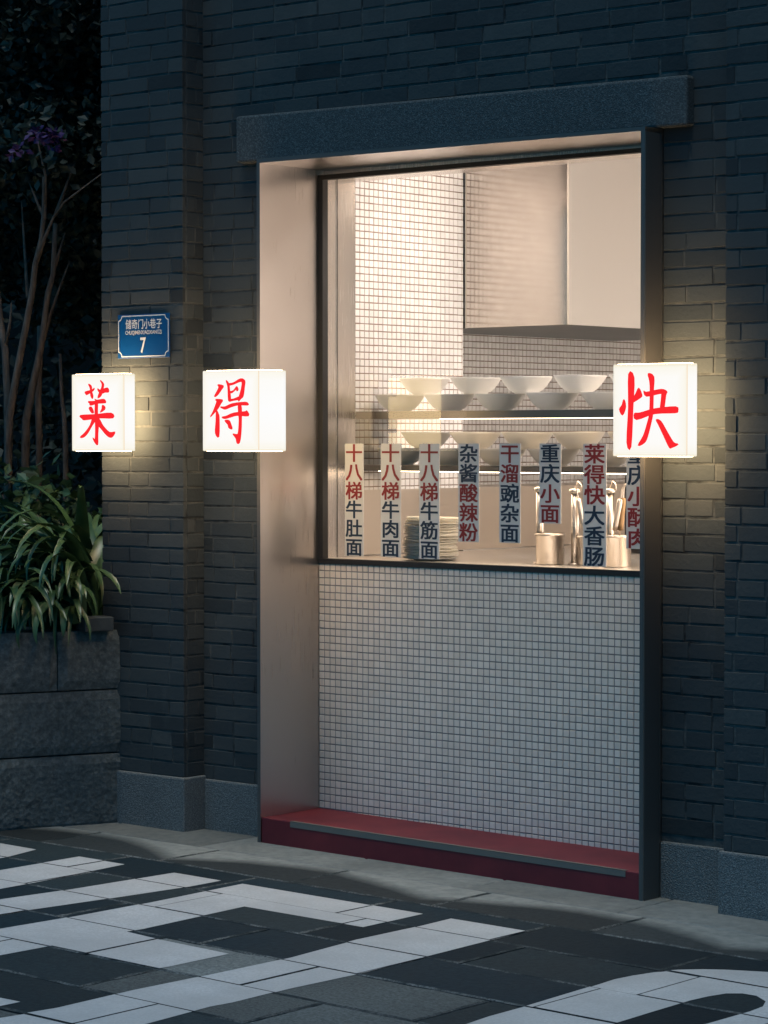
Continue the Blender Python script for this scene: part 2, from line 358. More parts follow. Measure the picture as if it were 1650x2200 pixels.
mb=MB(); mb.box(.001,.005,YE+.002,YI-.01,.972,1.205); mb.box(XN+.004,.001,YN+.003,YI-.01,1.2005,1.205); mb.build('backsplash',BACKSP,shop)
# ------------------------------------------------------------------ kitchen things
ct=MB(); ct.box(.001,XI-.01,D+.03,.98,.945,.968); ct.box(.001,.62,.98,YI-.01,.945,.968)
o=ct.build('steel_worktop',COUNTER,bevel=.003); tag(o,'steel worktop inside the serving window, under the plates and canisters','worktop')
hx,hy0,hy1,hz0,hz1=.4825,1.1175,2.55,1.803,2.74
hd=empty('range_hood',(.2,1.2,hz0)); tag(hd,'big boxy stainless steel extractor hood on the mosaic wall','hood')
def rel(mb,o):
    mb.v=[(x-o.location.x,y-o.location.y,z-o.location.z) for x,y,z in mb.v]; return mb
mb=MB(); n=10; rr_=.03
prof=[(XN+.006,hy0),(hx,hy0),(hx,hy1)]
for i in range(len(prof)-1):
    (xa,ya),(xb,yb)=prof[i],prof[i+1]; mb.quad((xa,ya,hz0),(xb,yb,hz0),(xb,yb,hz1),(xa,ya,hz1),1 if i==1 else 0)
rel(mb,hd).build('shell',[HOOD,HOODLITSIDE],hd)
mb=MB(); mb.box(XN+.006,hx-.02,hy0+.018,hy1,hz0+.001,hz0+.016); rel(mb,hd).build('filter_panel',SHELF,hd)
mb=MB(); mb.box(XN+.006,hx-.003,hy0+.002,hy0+.017,hz0-.001,hz0+.011); mb.box(hx-.019,hx-.003,hy0+.0175,hy1,hz0-.001,hz0+.011); rel(mb,hd).build('lower_lip',SHELF,hd)
mb=MB(); mb.box(.0055,.0105,hy0-.0015,hy0+.004,hz0-.001,hz1); mb.box(hx-.004,hx+.0015,hy0-.0015,hy0+.004,hz0,hz1); rel(mb,hd).build('corner_trim',TRIM,hd)
# ceiling lamps inside
for i,(x,y) in enumerate(((.80,.66),(1.75,1.0))):
    cl=empty('ceiling_lamp',(x,y,2.70 if i else 2.45)); tag(cl,'flat white ceiling lamp inside '+('above the window side of the kitchen' if i==0 else 'above the middle of the kitchen'),'lamp')
    mb=MB(); mb.box(-.46,.46,-.12,.12,.012,.045); mb.box(-.3,-.29,-.005,.005,.045,.05 if i else .30); mb.box(.29,.3,-.005,.005,.045,.05 if i else .30); mb.build('housing',CEIL,cl)
    mb=MB(); mb.box(-.44,.44,-.10,.10,.0,.0115); mb.build('diffuser',CEILLAMP,cl)
wl=empty('added_fill_lamp',(XI-.002,.82,1.50)); tag(wl,'tall added fill light, unseen, on the right hand kitchen wall','lamp')  # unseen glowing panel added to brighten the bowls and plates
mb=MB(); mb.box(-.03,0,-.40,.95,-.55,.55); mb.build('housing',CEIL,wl); mb=MB(); mb.box(-.034,-.0305,-.38,.93,-.53,.53); mb.build('diffuser',FILLLAMP,wl)
# two shelves with led strips
for i,(zt_,zb_,lab) in enumerate(((1.4855,1.459,'upper dark steel shelf carrying bowls behind the glass'),(1.2955,1.275,'lower dark steel shelf carrying bowls behind the menu strips'))):
    s=empty('bowl_shelf',(.8,.6,zb_)); tag(s,lab,'shelf','bowl shelves in the kitchen')
    mb=MB(); mb.box(-.797,.78,-.104,.13,0,zt_-zb_); mb.m[1]=1; mb.build('board',[SHELF,COUNTER],s)  # pale top face added to bounce light onto the bowls
    mb=MB(); mb.box(-.42 if i==0 else -.70,.78,-.094,-.045 if i==0 else -.025,-.0026,-.0005); mb.build('led_strip',LED if i==0 else LED2,s)
# bowls
def bowl_mesh():
    mb=MB(); Rr=.0905; H=.0575
    out=[(.0,.0),(.040,.0),(.042,.004),(.046,.007)]+[(.046+(Rr-.046)*(t**.74),.007+(H-.007)*t**1.14) for t in [k/10 for k in range(1,11)]]
    inn=[(Rr-.0012,H+.0012),(Rr-.0035,H)]+[(.043+(Rr-.0465)*(t**.74),.011+(H-.011)*t**1.14) for t in [k/10 for k in range(9,0,-1)]]+[(0,.011)]
    mb.lathe(out+inn,56); return mb
bm0=bowl_mesh().build('soup_bowl',CERAMIC,smooth=True); first=[bm0]
def ordn(k): return ['first','second','third','fourth','fifth','sixth'][k]
for sh,(zs_,sn) in enumerate(((1.4857,'upper'),(1.2957,'lower'))):
    for row in (0,1):
        xs=[.122+.2255*k for k in range(6)] if row==0 else [.235+.2255*k for k in range(5)]
        for k,x in enumerate(xs):
            if first: o=first.pop()
            else: o=bm0.copy(); COL.objects.link(o)
            o.location=(x+rnd.uniform(-.003,.003),.605+rnd.uniform(-.004,.004),zs_+(0 if row==0 else .0575)); o.rotation_euler=(rnd.uniform(-.012,.012),rnd.uniform(-.012,.012),rnd.uniform(0,6))
            tag(o,'white ceramic bowl in the %s row on the %s shelf, %s from the left'%('bottom' if row==0 else 'top',sn,ordn(k)),'bowl','white soup bowls stacked on the shelves')
# plates
def plate_mesh():
    mb=MB(); p=[(0,0),(.07,0),(.074,.003),(.096,.0036),(.1145,.0058),(.117,.0082),(.1165,.0120),(.1145,.0126),(.094,.0088),(.072,.0062),(0,.0058)]
    mb.lathe([(r_*.805,z_) for r_,z_ in p],56); return mb
pl0=plate_mesh().build('plate',CERAMIC2,smooth=True); npl=17; pz=.969
for k in range(npl):
    o=pl0 if k==0 else pl0.copy()
    if k: COL.objects.link(o)
    sway=.005*math.sin(k*.9)+ (.004 if k>10 else -.003)
    o.location=(.392+sway+rnd.uniform(-.003,.003),.447+rnd.uniform(-.003,.003),pz); pz+=.0084+rnd.uniform(-.0004,.0006)
    o.rotation_euler=(rnd.uniform(-.018,.018),rnd.uniform(-.018,.018),rnd.uniform(0,6))
    wh='bottom plate' if k==0 else 'topmost plate' if k==npl-1 else 'plate number %d from the bottom'%(k+1)
    tag(o,'cream round plate on the worktop, %s of the stack'%wh,'plate','cream plates stacked behind the window')
# canisters, posts, hooks
def can(x,y,h,r,lab):
    c=empty('steel_canister',(x,y,.968)); tag(c,lab,'canister','steel canisters on the worktop')
    mb=MB(); mb.lathe([(0,0),(r-.003,0),(r,.003),(r,h-.006),(r+.002,h-.005),(r+.002,h),(r-.002,h),(r-.002,.004),(0,.004)],40); mb.build('body',POT,c,smooth=True)
    mb=MB(); mb.lathe([(r+.0022,h-.008),(r+.0045,h-.006),(r+.0045,h-.001),(r+.002,h+.001)],40); mb.build('rim',POT,c,smooth=True)
    return c
can(.872,.49,.103,.0475,'steel canister between two upright tubes, left of the sausage menu strip')
can(1.02,.52,.098,.045,'steel canister mostly behind the sausage menu strip')
can(1.145,.49,.103,.047,'steel canister below the wooden handled ladle at the right')
def post(x,y,h,lab):
    c=empty('steel_post',(x,y,.968)); tag(c,lab,'post','upright steel tubes on the worktop')
    mb=MB(); mb.tube([(0,0,.003),(0,0,h)],.0145,20); mb.build('tube',POT,c,smooth=True)
    mb=MB(); mb.lathe([(0,0),(.024,0),(.024,.004),(.017,.006),(0,.006)],24); mb.build('foot',POT,c,smooth=True)
    mb=MB(); mb.lathe([(.017,h-.01),(.021,h-.006),(.021,h+.002),(.012,h+.006),(0,h+.006)],24); mb.tube([(.0,0,h+.006),(.014,-.004,h+.03),(.026,-.006,h+.022),(.03,-.006,h+.0)],.0028,8); mb.build('hook',POT,c,smooth=True)
post(.80,.53,.252,'upright steel tube left of the first canister'); post(.947,.53,.248,'upright steel tube right of the first canister'); post(1.075,.55,.25,'upright steel tube just right of the sausage menu strip')
def strainer(x,y,tilt,lab,wood):
    c=empty('noodle_ladle',(x,y,.99)); c.rotation_euler=(0,R(tilt),0); tag(c,lab,'ladle','ladles standing in canisters')
    mb=MB(); mb.tube([(0,0,.0),(0,0,.205),(0,0,.236),(.006,0,.252),(.016,0,.256),(.022,0,.246),(.02,0,.234)],.0027,8); mb.build('wire_hook',POT,c,smooth=True)
    mb=MB(); mb.lathe([(0,.098),(.0095,.1),(.0105,.12),(.0105,.19),(.0085,.205),(0,.207)],20); mb.build('handle',WOOD if wood else POT,c,smooth=True)
    mb=MB(); mb.lathe([(0,.004),(.02,.008),(.032,.02),(.034,.03),(.032,.03),(.03,.02),(.018,.011),(0,.008)],20); mb.build('bowl',POT,c,smooth=True)
strainer(1.150,.487,6,'ladle with a pale wooden handle standing in the right canister',True)
strainer(1.125,.478,12,'thin steel ladle leaning left of the wooden handled one',False)
strainer(1.02,.515,-14,'thin steel ladle leaning in the canister behind the menu strip',False)
a=empty('black_cabinet',(.60,1.35,.968)); tag(a,'black cabinet on the worktop behind the ladles under the lower shelf','cabinet')
mb=MB(); mb.box(-.03,.26,0,.35,0,.285); mb.build('body',BLACKBOX,a,bevel=.004); mb=MB(); mb.box(-.02,.25,-.006,-.0005,.02,.26); mb.build('door',DARKMETAL,a,bevel=.002)
sp=empty('condiment_bottle',(1.335,.47,.968)); tag(sp,'small clear white squeeze bottle at the right end of the worktop','bottle')
mb=MB(); mb.lathe([(0,0),(.018,0),(.019,.004),(.019,.01),(.011,.016),(.010,.10),(0,.102)],24); mb.build('body',CERAMIC,sp,smooth=True)
mb=MB(); mb.lathe([(0,.1025),(.012,.1025),(.012,.115),(.004,.12),(.003,.14),(0,.14)],20); mb.build('cap',CERAMIC2,sp,smooth=True)

# ------------------------------------------------------------------ lettering
def glyph_mesh(text, bold=.0, res=3):
    c=bpy.data.curves.new('glyph','FONT'); c.body=text; c.resolution_u=res; c.offset=bold
    o=bpy.data.objects.new('glyph',c); COL.objects.link(o)
    dg=bpy.context.evaluated_depsgraph_get(); dg.update()
    me=bpy.data.meshes.new_from_object(o.evaluated_get(dg))
    vs=[(v.co.x,v.co.y) for v in me.vertices]; fs=[tuple(p.vertices) for p in me.polygons]
    bpy.data.objects.remove(o); bpy.data.meshes.remove(me); bpy.data.curves.remove(c)
    return vs,fs
def put_text(mb, text, x0,x1,z0,z1, y, bold=.0, mi=0, fit=True):
    """text facing -Y inside the given rectangle"""
    vs,fs=glyph_mesh(text,bold)
    ax=min(v[0] for v in vs); bx=max(v[0] for v in vs); ay=min(v[1] for v in vs); by=max(v[1] for v in vs)
    mb.add([(x0+(v[0]-ax)/(bx-ax)*(x1-x0), y, z0+(v[1]-ay)/(by-ay)*(z1-z0)) for v in vs],fs,mi)
FULL=None
def put_char(mb, ch, xc, zc, wd, ht, y, mi):
    """one CJK character kept at its natural place in its em square"""
    vs,fs=glyph_mesh(ch,0)
    for k,(dx,dz) in enumerate(((-.022,-.016),(.022,-.016),(-.022,.016),(.022,.016))):
        mb.add([(xc+(v[0]-.5+dx)*wd, y-.00012*k, zc+(v[1]-.38+dz)*ht) for v in vs],fs,mi)
LABS=[('十八梯','牛肚面',(.1139,.1997),1.3717,.9793,'beef tripe noodles','rr rbbb'),
('十八梯','牛肉面',(.2784,.3686),1.3719,.9811,'',''),('十八梯','牛筋面',(.4513,.5395),1.3722,.9799,'',''),
('杂酱','酸辣粉',(.622,.7101),1.3724,1.0427,'',''),('干溜','豌杂面',(.7962,.8842),1.3726,1.0441,'',''),
('重庆','小面',(.9622,1.0499),1.3728,1.1122,'',''),('莱得快','大香肠',(1.139,1.2304),1.3731,.9769,'',''),('重庆','小酥肉',(1.3092,1.3985),1.3733,1.0382,'','')]
redfirst=[True,True,True,False,True,False,True,False]
desc=['leftmost menu strip on the glass reading 十八梯牛肚面','menu strip reading 十八梯牛肉面, second from the left','menu strip reading 十八梯牛筋面 in front of the plates','menu strip reading 杂酱酸辣粉, right of the plates','menu strip reading 干溜豌杂面 in red and navy','shortest menu strip on the glass, reading 重庆小面','longest menu strip on the glass, reading 莱得快大香肠','menu strip reading 重庆小酥肉, half hidden by the right frame edge']
for (a,b,(x0,x1),zt_,zb_,_,_),rf,ds in zip(LABS,redfirst,desc):
    o=empty('menu_strip',((x0+x1)/2,YG-.003,zb_)); tag(o,ds,'menu strip','menu strips stuck on the serving window')
    hw=(x1-x0)/2; h=zt_-zb_; mb=MB(); mb.box(-hw,hw,0,.0022,0,h); mb.build('paper',PAPER,o)
    n=len(a)+len(b); ph=h/n
    for part,off,red in ((a,0,rf),(b,len(a),not rf)):
        mb=MB()
        for i,ch in enumerate(part): put_char(mb,ch,0,h-(off+i+.5)*ph,hw*1.84,ph*1.0,-.0008,0)
        mb.build('red_lettering' if red else 'navy_lettering',INKRED if red else INKBLUE,o)
# house number plate
x0,x1,z0,z1=-.690,-.428,1.676,1.8325; yp=-.010
hp=empty('house_number_plate',((x0+x1)/2,yp,(z0+z1)/2)); tag(hp,'blue enamel street number plate with white 7 on the left brick pilaster','sign')
def pu(px): return (px-140)/1320*(x1-x0)-(x1-x0)/2
def pv(py): return (z1-z0)/2-(py-150)/1160*(z1-z0)
mb=MB(); W,H=(x1-x0)/2,(z1-z0)/2; mb.box(-W,W,0,.004,-H,H); mb.build('plate',SIGNBLUE,hp,bevel=.0015)
mb=MB(); cx=.0165; ix,iz=W-.005,H-.006; path=[]
for (sx,sz,a0) in ((1,1,180),(-1,1,270),(-1,-1,0),(1,-1,90)):
    seq=[]
    for k in range(7):
        an=R(a0+ (90*k/6)); seq.append((sx*ix+cx*math.cos(an), sz*iz+cx*math.sin(an)))
    # concave corner centred on the corner itself
    path.append(seq)
pts=[p for s in (path[0][::-1],path[1][::-1],path[2][::-1],path[3][::-1]) for p in s]
n=len(pts); wv=.0036
for i in range(n):
    a=Vector(pts[i]); b=Vector(pts[(i+1)%n]); d=(b-a)
    if d.length<1e-6: continue
    q=Vector((-d.y,d.x)).normalized()*wv/2; e=d.normalized()*wv*.3; p=[a-e-q,b+e-q,b+e+q,a-e+q]
    mb.quad(*[(v.x,-.0006-.00001*i,v.y) for v in p])
mb.build('border',SIGNWHITE,hp)
mb=MB(); put_text(mb,'储奇门小巷子',pu(345),pu(1275),pv(540),pv(280),-.0008,.012); put_text(mb,'CHUQIMENXIAOXIANGZI',pu(340),pu(1272),pv(705),pv(580),-.0008,.01); put_text(mb,'7',pu(722),pu(868),pv(1180),pv(768),-.0008,.015)
mb.build('lettering',SIGNWHITE,hp)

# ------------------------------------------------------------------ light boxes with brushed characters
KUAI=[[(325,280),(378,315),(368,600),(350,970),(310,930),(325,600)],[(280,520),(298,590),(268,668),(237,615),(262,575)],[(425,415),(455,480),(440,505),(360,552),(357,535),(395,470)],
[(515,280),(570,310),(566,450),(561,650),(545,740),(512,870),(482,930),(420,957),(470,868),(505,760),(530,650),(535,450),(530,350)],
[(475,440),(500,455),(640,430),(695,452),(685,485),(665,625),(632,630),(645,490),(628,468),(500,492)],
[(385,655),(440,650),(580,612),(780,595),(800,632),(775,650),(580,657),(405,712)],
[(595,715),(640,730),(700,830),(762,930),(805,945),(745,975),(720,972),(670,870),(620,765)]]
DE=[[(375,415),(470,435),(440,490),(370,580),(318,602),(368,510),(392,450)],[(340,650),(455,660),(430,712),(382,792),(330,852),(250,930),(290,858),(338,742),(358,680)],
[(352,830),(387,880),(402,960),(396,1245),(335,1190),(345,1000)],[(515,350),(562,400),(577,500),(592,655),(553,658),(543,450)],
[(562,402),(640,388),(755,328),(826,360),(821,450),(800,600),(762,640),(720,682),(733,600),(763,500),(778,388),(742,372),(640,412),(572,424)],
[(590,528),(640,512),(692,450),(718,500),(692,518),(685,492),(622,542),(592,547)],[(560,652),(640,648),(738,612),(740,652),(640,668),(572,682)],
[(425,770),(500,770),(620,722),(830,700),(882,725),(870,745),(720,742),(600,772),(510,806),(458,792)],[(450,935),(520,920),(640,872),(830,850),(860,838),(890,915),(700,908),(600,932),(500,957)],
[(720,750),(770,760),(776,900),(770,1150),(745,1332),(700,1347),(680,1270),(632,1203),(690,1212),(720,1180),(733,1000),(728,900)],[(500,990),(572,990),(602,1050),(622,1122),(565,1102),(550,1050)]]
LAI=[[(500,570),(620,540),(682,500),(655,552),(540,622),(515,612)],[(565,420),(627,460),(632,560),(657,650),(642,702),(608,640),(598,500)],[(795,350),(852,400),(867,450),(842,560),(812,650),(748,692),(773,600),(818,500),(828,420)],[(745,510),(800,540),(935,500),(962,577),(890,582),(830,602),(770,572)],
[(565,760),(700,755),(690,715),(740,735),(870,720),(907,780),(850,792),(740,797),(610,832),(590,792)],[(578,890),(630,870),(672,970),(630,977)],[(840,835),(892,870),(882,920),(798,972),(828,910)],
[(410,1030),(700,1015),(1010,990),(1047,1082),(780,1082),(500,1117),(450,1092)],[(706,780),(752,780),(752,1000),(772,1150),(757,1400),(752,1602),(690,1552),(655,1465),(698,1490),(706,1250),(696,1050)],
[(655,1080),(722,1100),(642,1232),(562,1372),(482,1452),(408,1457),(500,1370),(600,1230)],[(755,1080),(802,1130),(862,1240),(982,1362),(1087,1355),(1042,1442),(990,1457),(920,1412),(820,1292),(735,1180)]]
def catmull(p,k=4):
    out=[]; n=len(p)
    for i in range(n):
        p0,p1,p2,p3=(Vector(p[(i+j-1)%n]) for j in range(4))
        for s in range(k):
            t=s/k; out.append(.5*(2*p1+(p2-p0)*t+(2*p0-5*p1+4*p2-p3)*t*t+(3*p1-p0-3*p2+p3)*t**3))
    return out
def lightbox(name_label, strokes, rect, x0,x1,y0,y1,z0,z1, arms):
    o=empty('lightbox_sign',((x0+x1)/2,(y0+y1)/2,z0)); tag(o,name_label,'lightbox','glowing one-character lightboxes on the shop front')
    W,Dp,H=(x1-x0)/2,(y1-y0)/2,z1-z0
    mb=MB(); mb.box(-W,W,-Dp,Dp-.0045,0,H); mb.build('case',BOXWHITE,o,bevel=.003)
    mb=MB(); mb.box(-W+.008,W-.008,Dp-.004,Dp,.008,H-.008); mb.build('back_light',BOXGLOW if Dp<.05 else BOXGLOWSOFT,o)  # hidden panel added to throw the box's glow onto the wall
    mb=MB(); mb.box(-W-.0012,-W-.0004,-Dp+.01,Dp-.012,.01,H-.01); mb.build('left_fill_light',BOXFILL,o)  # hidden panels added left, below and above to light the surroundings
    mb=MB(); mb.box(-W+.01,W-.01,-Dp+.01,Dp-.012,-.0012,-.0004); mb.build('bottom_fill_light',BOXFILL,o)
    mb=MB(); mb.box(-W+.01,W-.01,-Dp+.01,Dp-.012,H+.0004,H+.0012); mb.build('top_fill_light',BOXFILL,o)
    mb=MB(); mb.box(W-.0016,W+.0008,-Dp-.0008,-Dp+.0016,.004,H-.004); mb.build('corner_seam',SEAM,o)
    bm=bmesh.new(); rx0,rx1,ry0,ry1=rect
    def conv(p): return (-W+(p[0]-rx0)/(rx1-rx0)*2*W, -Dp, H-(p[1]-ry0)/(ry1-ry0)*H)
    for k,s in enumerate(strokes):
        pts=[conv(p) for p in catmull(s,3)]; vs=[]; m_=len(pts)
        ar=sum(pts[i][0]*pts[(i+1)%m_][2]-pts[(i+1)%m_][0]*pts[i][2] for i in range(m_)); sg=1 if ar>0 else -1
        for i in range(m_):
            a,b=pts[i-1],pts[(i+1)%m_]; tx,tz=b[0]-a[0],b[2]-a[2]; l_=math.hypot(tx,tz) or 1
            x,y,z=pts[i][0]+sg*tz/l_*.0018,pts[i][1],pts[i][2]-sg*tx/l_*.0018
            vs.append(bm.verts.new((x,y-.0015-.00025*k,z)))
        try: f=bm.faces.new(vs)
        except ValueError: continue
        f.normal_update()
        if f.normal.y>0: f.normal_flip()
        f.material_index=0
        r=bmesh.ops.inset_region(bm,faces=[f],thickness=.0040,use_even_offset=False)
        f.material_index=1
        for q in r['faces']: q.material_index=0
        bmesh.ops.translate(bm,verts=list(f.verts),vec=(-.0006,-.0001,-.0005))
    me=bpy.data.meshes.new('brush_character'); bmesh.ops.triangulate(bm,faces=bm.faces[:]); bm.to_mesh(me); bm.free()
    me.materials.append(BRUSHBLOOM); me.materials.append(BRUSHRED)
    c=bpy.data.objects.new('brush_character',me); COL.objects.link(c); c.parent=o
    mb=MB()
    for (ax,az,yb) in arms: mb.tube([(ax,Dp-.001,az),(ax,Dp+yb-.008,az)],.008,10)
    (ax,az,yb),(_,az2,_)=arms; mb.box(ax-.02,ax+.02,Dp+yb-.010,Dp+yb-.001,az2-.03,az+.03)
    mb.build('bracket',DARKMETAL,o)
    return o
lightbox('glowing white lightbox with red 莱, hung off the left pilaster corner',LAI,(228,1240,228,1728),-.8035,-.534,-.13,-.071,1.345,1.6185,((.03,.2,.073),(.03,.08,.073)))
lightbox('glowing white lightbox with red 得, the deepest box, beside the left steel jamb',DE,(112,1040,192,1478),-.045,.2145,-.235,-.097,1.3475,1.6165,((-.09,.2,.12),(-.09,.07,.12)))
lightbox('glowing white lightbox with red 快 in front of the right steel jamb',KUAI,(168,880,188,1062),1.5685,1.8335,-.13,-.071,1.3365,1.6105,((-.06,.19,.172),(-.06,.08,.172)))

# ------------------------------------------------------------------ pavement
def clip(poly, x0,x1,y0,y1):
    def cut(p,ins,inter):
        o=[]
        for i in range(len(p)):
            a,b=p[i-1],p[i]
            if ins(b):
                if not ins(a): o.append(inter(a,b))
                o.append(b)
            elif ins(a): o.append(inter(a,b))
        return o
    ix=lambda v:(lambda a,b:(v,a[1]+(b[1]-a[1])*(v-a[0])/(b[0]-a[0])))
    iy=lambda v:(lambda a,b:(a[0]+(b[0]-a[0])*(v-a[1])/(b[1]-a[1]),v))
    for ins,it in ((lambda p:p[0]>=x0,ix(x0)),(lambda p:p[0]<=x1,ix(x1)),(lambda p:p[1]>=y0,iy(y0)),(lambda p:p[1]<=y1,iy(y1))):
        if poly: poly=cut(poly,ins,it)
    return poly
def G(px,py):
    p=at(px,py,2,0)
    for _ in range(3): p=at(px,py,2,GZ(p.x))
    return (p.x,p.y)
def m_slab(name,lo,hi,bs,sc):
    m=mat(name,lo,.8,spec=.16); v=coords(m); n=noise(m,v,sc,4,.7); n2=noise(m,v,2.5,5)
    isl=ramp(m,island(m),[(0,(.55,.55,.55)),(1,(1.15,1.15,1.15))])
    c=ramp(m,n,[(.32,lo),(.68,hi)]); c=mixc(m,1.0,c,isl,'MULTIPLY')
    c=mixc(m,ramp(m,n2,[(.35,(0,0,0)),(.75,(.6,.6,.6))]),c,mixc(m,.6,c,(.03,.033,.032)))
    L(m,c,B(m).inputs['Base Color']); bump(m,n,bs,.005); return m
SLABG=m_slab('grey_granite_slab',(.10,.115,.115),(.25,.275,.275),.9,110); SLABD=m_slab('dark_painted_slab',(.006,.018,.027),(.014,.032,.044),.35,60)
SLABM=m_slab('worn_dark_slab',(.016,.031,.039),(.036,.056,.065),.4,70)
APRON=m_slab('concrete_apron',(.20,.215,.21),(.29,.30,.285),.3,30)
def m_paint():
    m=mat('white_road_paint',(.60,.60,.60),.7); v=coords(m); n=noise(m,v,120,4,.7); n2=noise(m,v,4,6,.65)
    c=ramp(m,n,[(.3,(.42,.43,.44)),(.62,(.60,.61,.62))]); c=mixc(m,ramp(m,n2,[(.36,(0,0,0)),(.70,(.75,.75,.75))]),c,(.38,.385,.39))
    n3=noise(m,v,1.3,3); c=mixc(m,ramp(m,n3,[(.38,(0,0,0)),(.65,(.55,.55,.55))]),c,(.40,.40,.40))
    sp_=noise(m,v,38,5,.8); c=mixc(m,ramp(m,sp_,[(.71,(0,0,0)),(.76,(.8,.8,.8))]),c,(.2,.2,.19))
    L(m,c,B(m).inputs['Base Color']); bump(m,n,.35,.004); return m
WPAINT=m_paint(); WORN=m_slab('worn_slab_edge',(.02,.03,.034),(.26,.275,.275),1.0,110)
L(WORN,mixc(WORN,ramp(WORN,noise(WORN,coords(WORN),9,3),[(.42,(0,0,0)),(.62,(1,1,1))]),B(WORN).inputs['Base Color'].links[0].from_socket,(.022,.032,.036)),B(WORN).inputs['Base Color'])
# paler scalloped margin on the slabs nearest the wall
def m_margin():
    m=m_slab('pale_margin_slab',(.026,.034,.038),(.048,.058,.062),.35,60)
    t=N(m,'TexCoord'); s=N(m,'SeparateXYZ'); L(m,t.outputs['Object'],s.inputs[0])
    nz=noise(m,coords(m,(1,.2,1)),2.1,2)
    wv=math_(m,'MULTIPLY',math_(m,'ABSOLUTE',math_(m,'SINE',math_(m,'MULTIPLY',s.outputs[0],2.9),0),0),.17)
    edge=math_(m,'ADD',math_(m,'ADD',s.outputs[1],math_(m,'MULTIPLY',nz,.10)),.49)
    e2=math_(m,'SUBTRACT',edge,wv); fac=ramp(m,math_(m,'MULTIPLY',e2,3.0),[(.22,(0,0,0)),(.5,(1,1,1))])
    old=B(m).inputs['Base Color'].links[0].from_socket
    L(m,mixc(m,fac,old,ramp(m,noise(m,coords(m),30,4),[(.3,(.18,.195,.19)),(.7,(.27,.28,.265))])),B(m).inputs['Base Color']); return m
MARGIN=m_margin()
JY=[.2,-.20,-.495,-.785,-1.08,-1.37,-1.68,-1.97,-2.26,-2.55,-2.84,-3.13,-3.42]
JX=[1.058,.587,.455,.58,1.05,.92,.63,.92,.45,.8,.5,.7]; PX=[.58]*12
WHITE=[[(-300,1760),(78,1826),(20,1841),(-400,1912)],
[(170,1841),(268,1857),(73,1897),(-400,1985),(-600,1945),(0,1870)],
[(374,1875),(475,1892),(407,1905),(248,1929),(0,1965),(-300,2008),(-300,1980),(0,1933),(153,1911)],
[(521,1899),(909,1964),(780,1993),(525,1949),(307,1997),(272,2003),(322,2015),(492,2050),(370,2076),(343,2081),(112,2033),(0,2054),(-300,2108),(-300,2045),(0,1997),(160,1970),(320,1940)],
[(969,1974),(1132,2001),(787,2089),(620,2125),(500,2155),(451,2164),(322,2199),(100,2255),(-300,2340),(-300,2250),(0,2187),(122,2167),(288,2128),(455,2094),(624,2058),(765,2020),(904,1990)],
[(-200,2105),(44,2154),(-200,2205)],
[(900,2235),(1050,2184),(1137,2160),(1286,2115),(1320,2104),(1359,2096),(1405,2089),(1457,2085),(1510,2084),(1559,2085),(1650,2090),(1720,2104),(1770,2135),(1740,2165),(1650,2200),(1450,2255),(1350,2240),(1523,2200),(1610,2175),(1639,2164),(1645,2153),(1625,2141),(1595,2136),(1560,2136),(1523,2142),(1483,2151),(1400,2176),(1319,2201),(1150,2255)]]
from mathutils.geometry import tessellate_polygon
WPOLY=[]
for q in WHITE:
    g_=[Vector((*G(*p),0)) for p in q]
    for t_ in tessellate_polygon([g_]):
        tri=[(g_[i].x,g_[i].y) for i in t_]
        if (tri[1][0]-tri[0][0])*(tri[2][1]-tri[0][1])-(tri[2][0]-tri[0][0])*(tri[1][1]-tri[0][1])<0: tri.reverse()
        WPOLY.append(tri)
pv_=MB(); pt_=MB()
pr=random.Random(3)
def dark_of(row,xm):
    if row==0: return 3
    if row==1: return 4
    if row in (2,3): return 2 if pr.random()<.45 else 1
    if row==4: return 1
    if row==5: return 1 if xm<1.1 else (2 if xm>2.1 else 0)
    if row==6: return 1 if xm<.9 else 2 if xm<1.45 else 0
    return 0 if pr.random()<.75 else 2
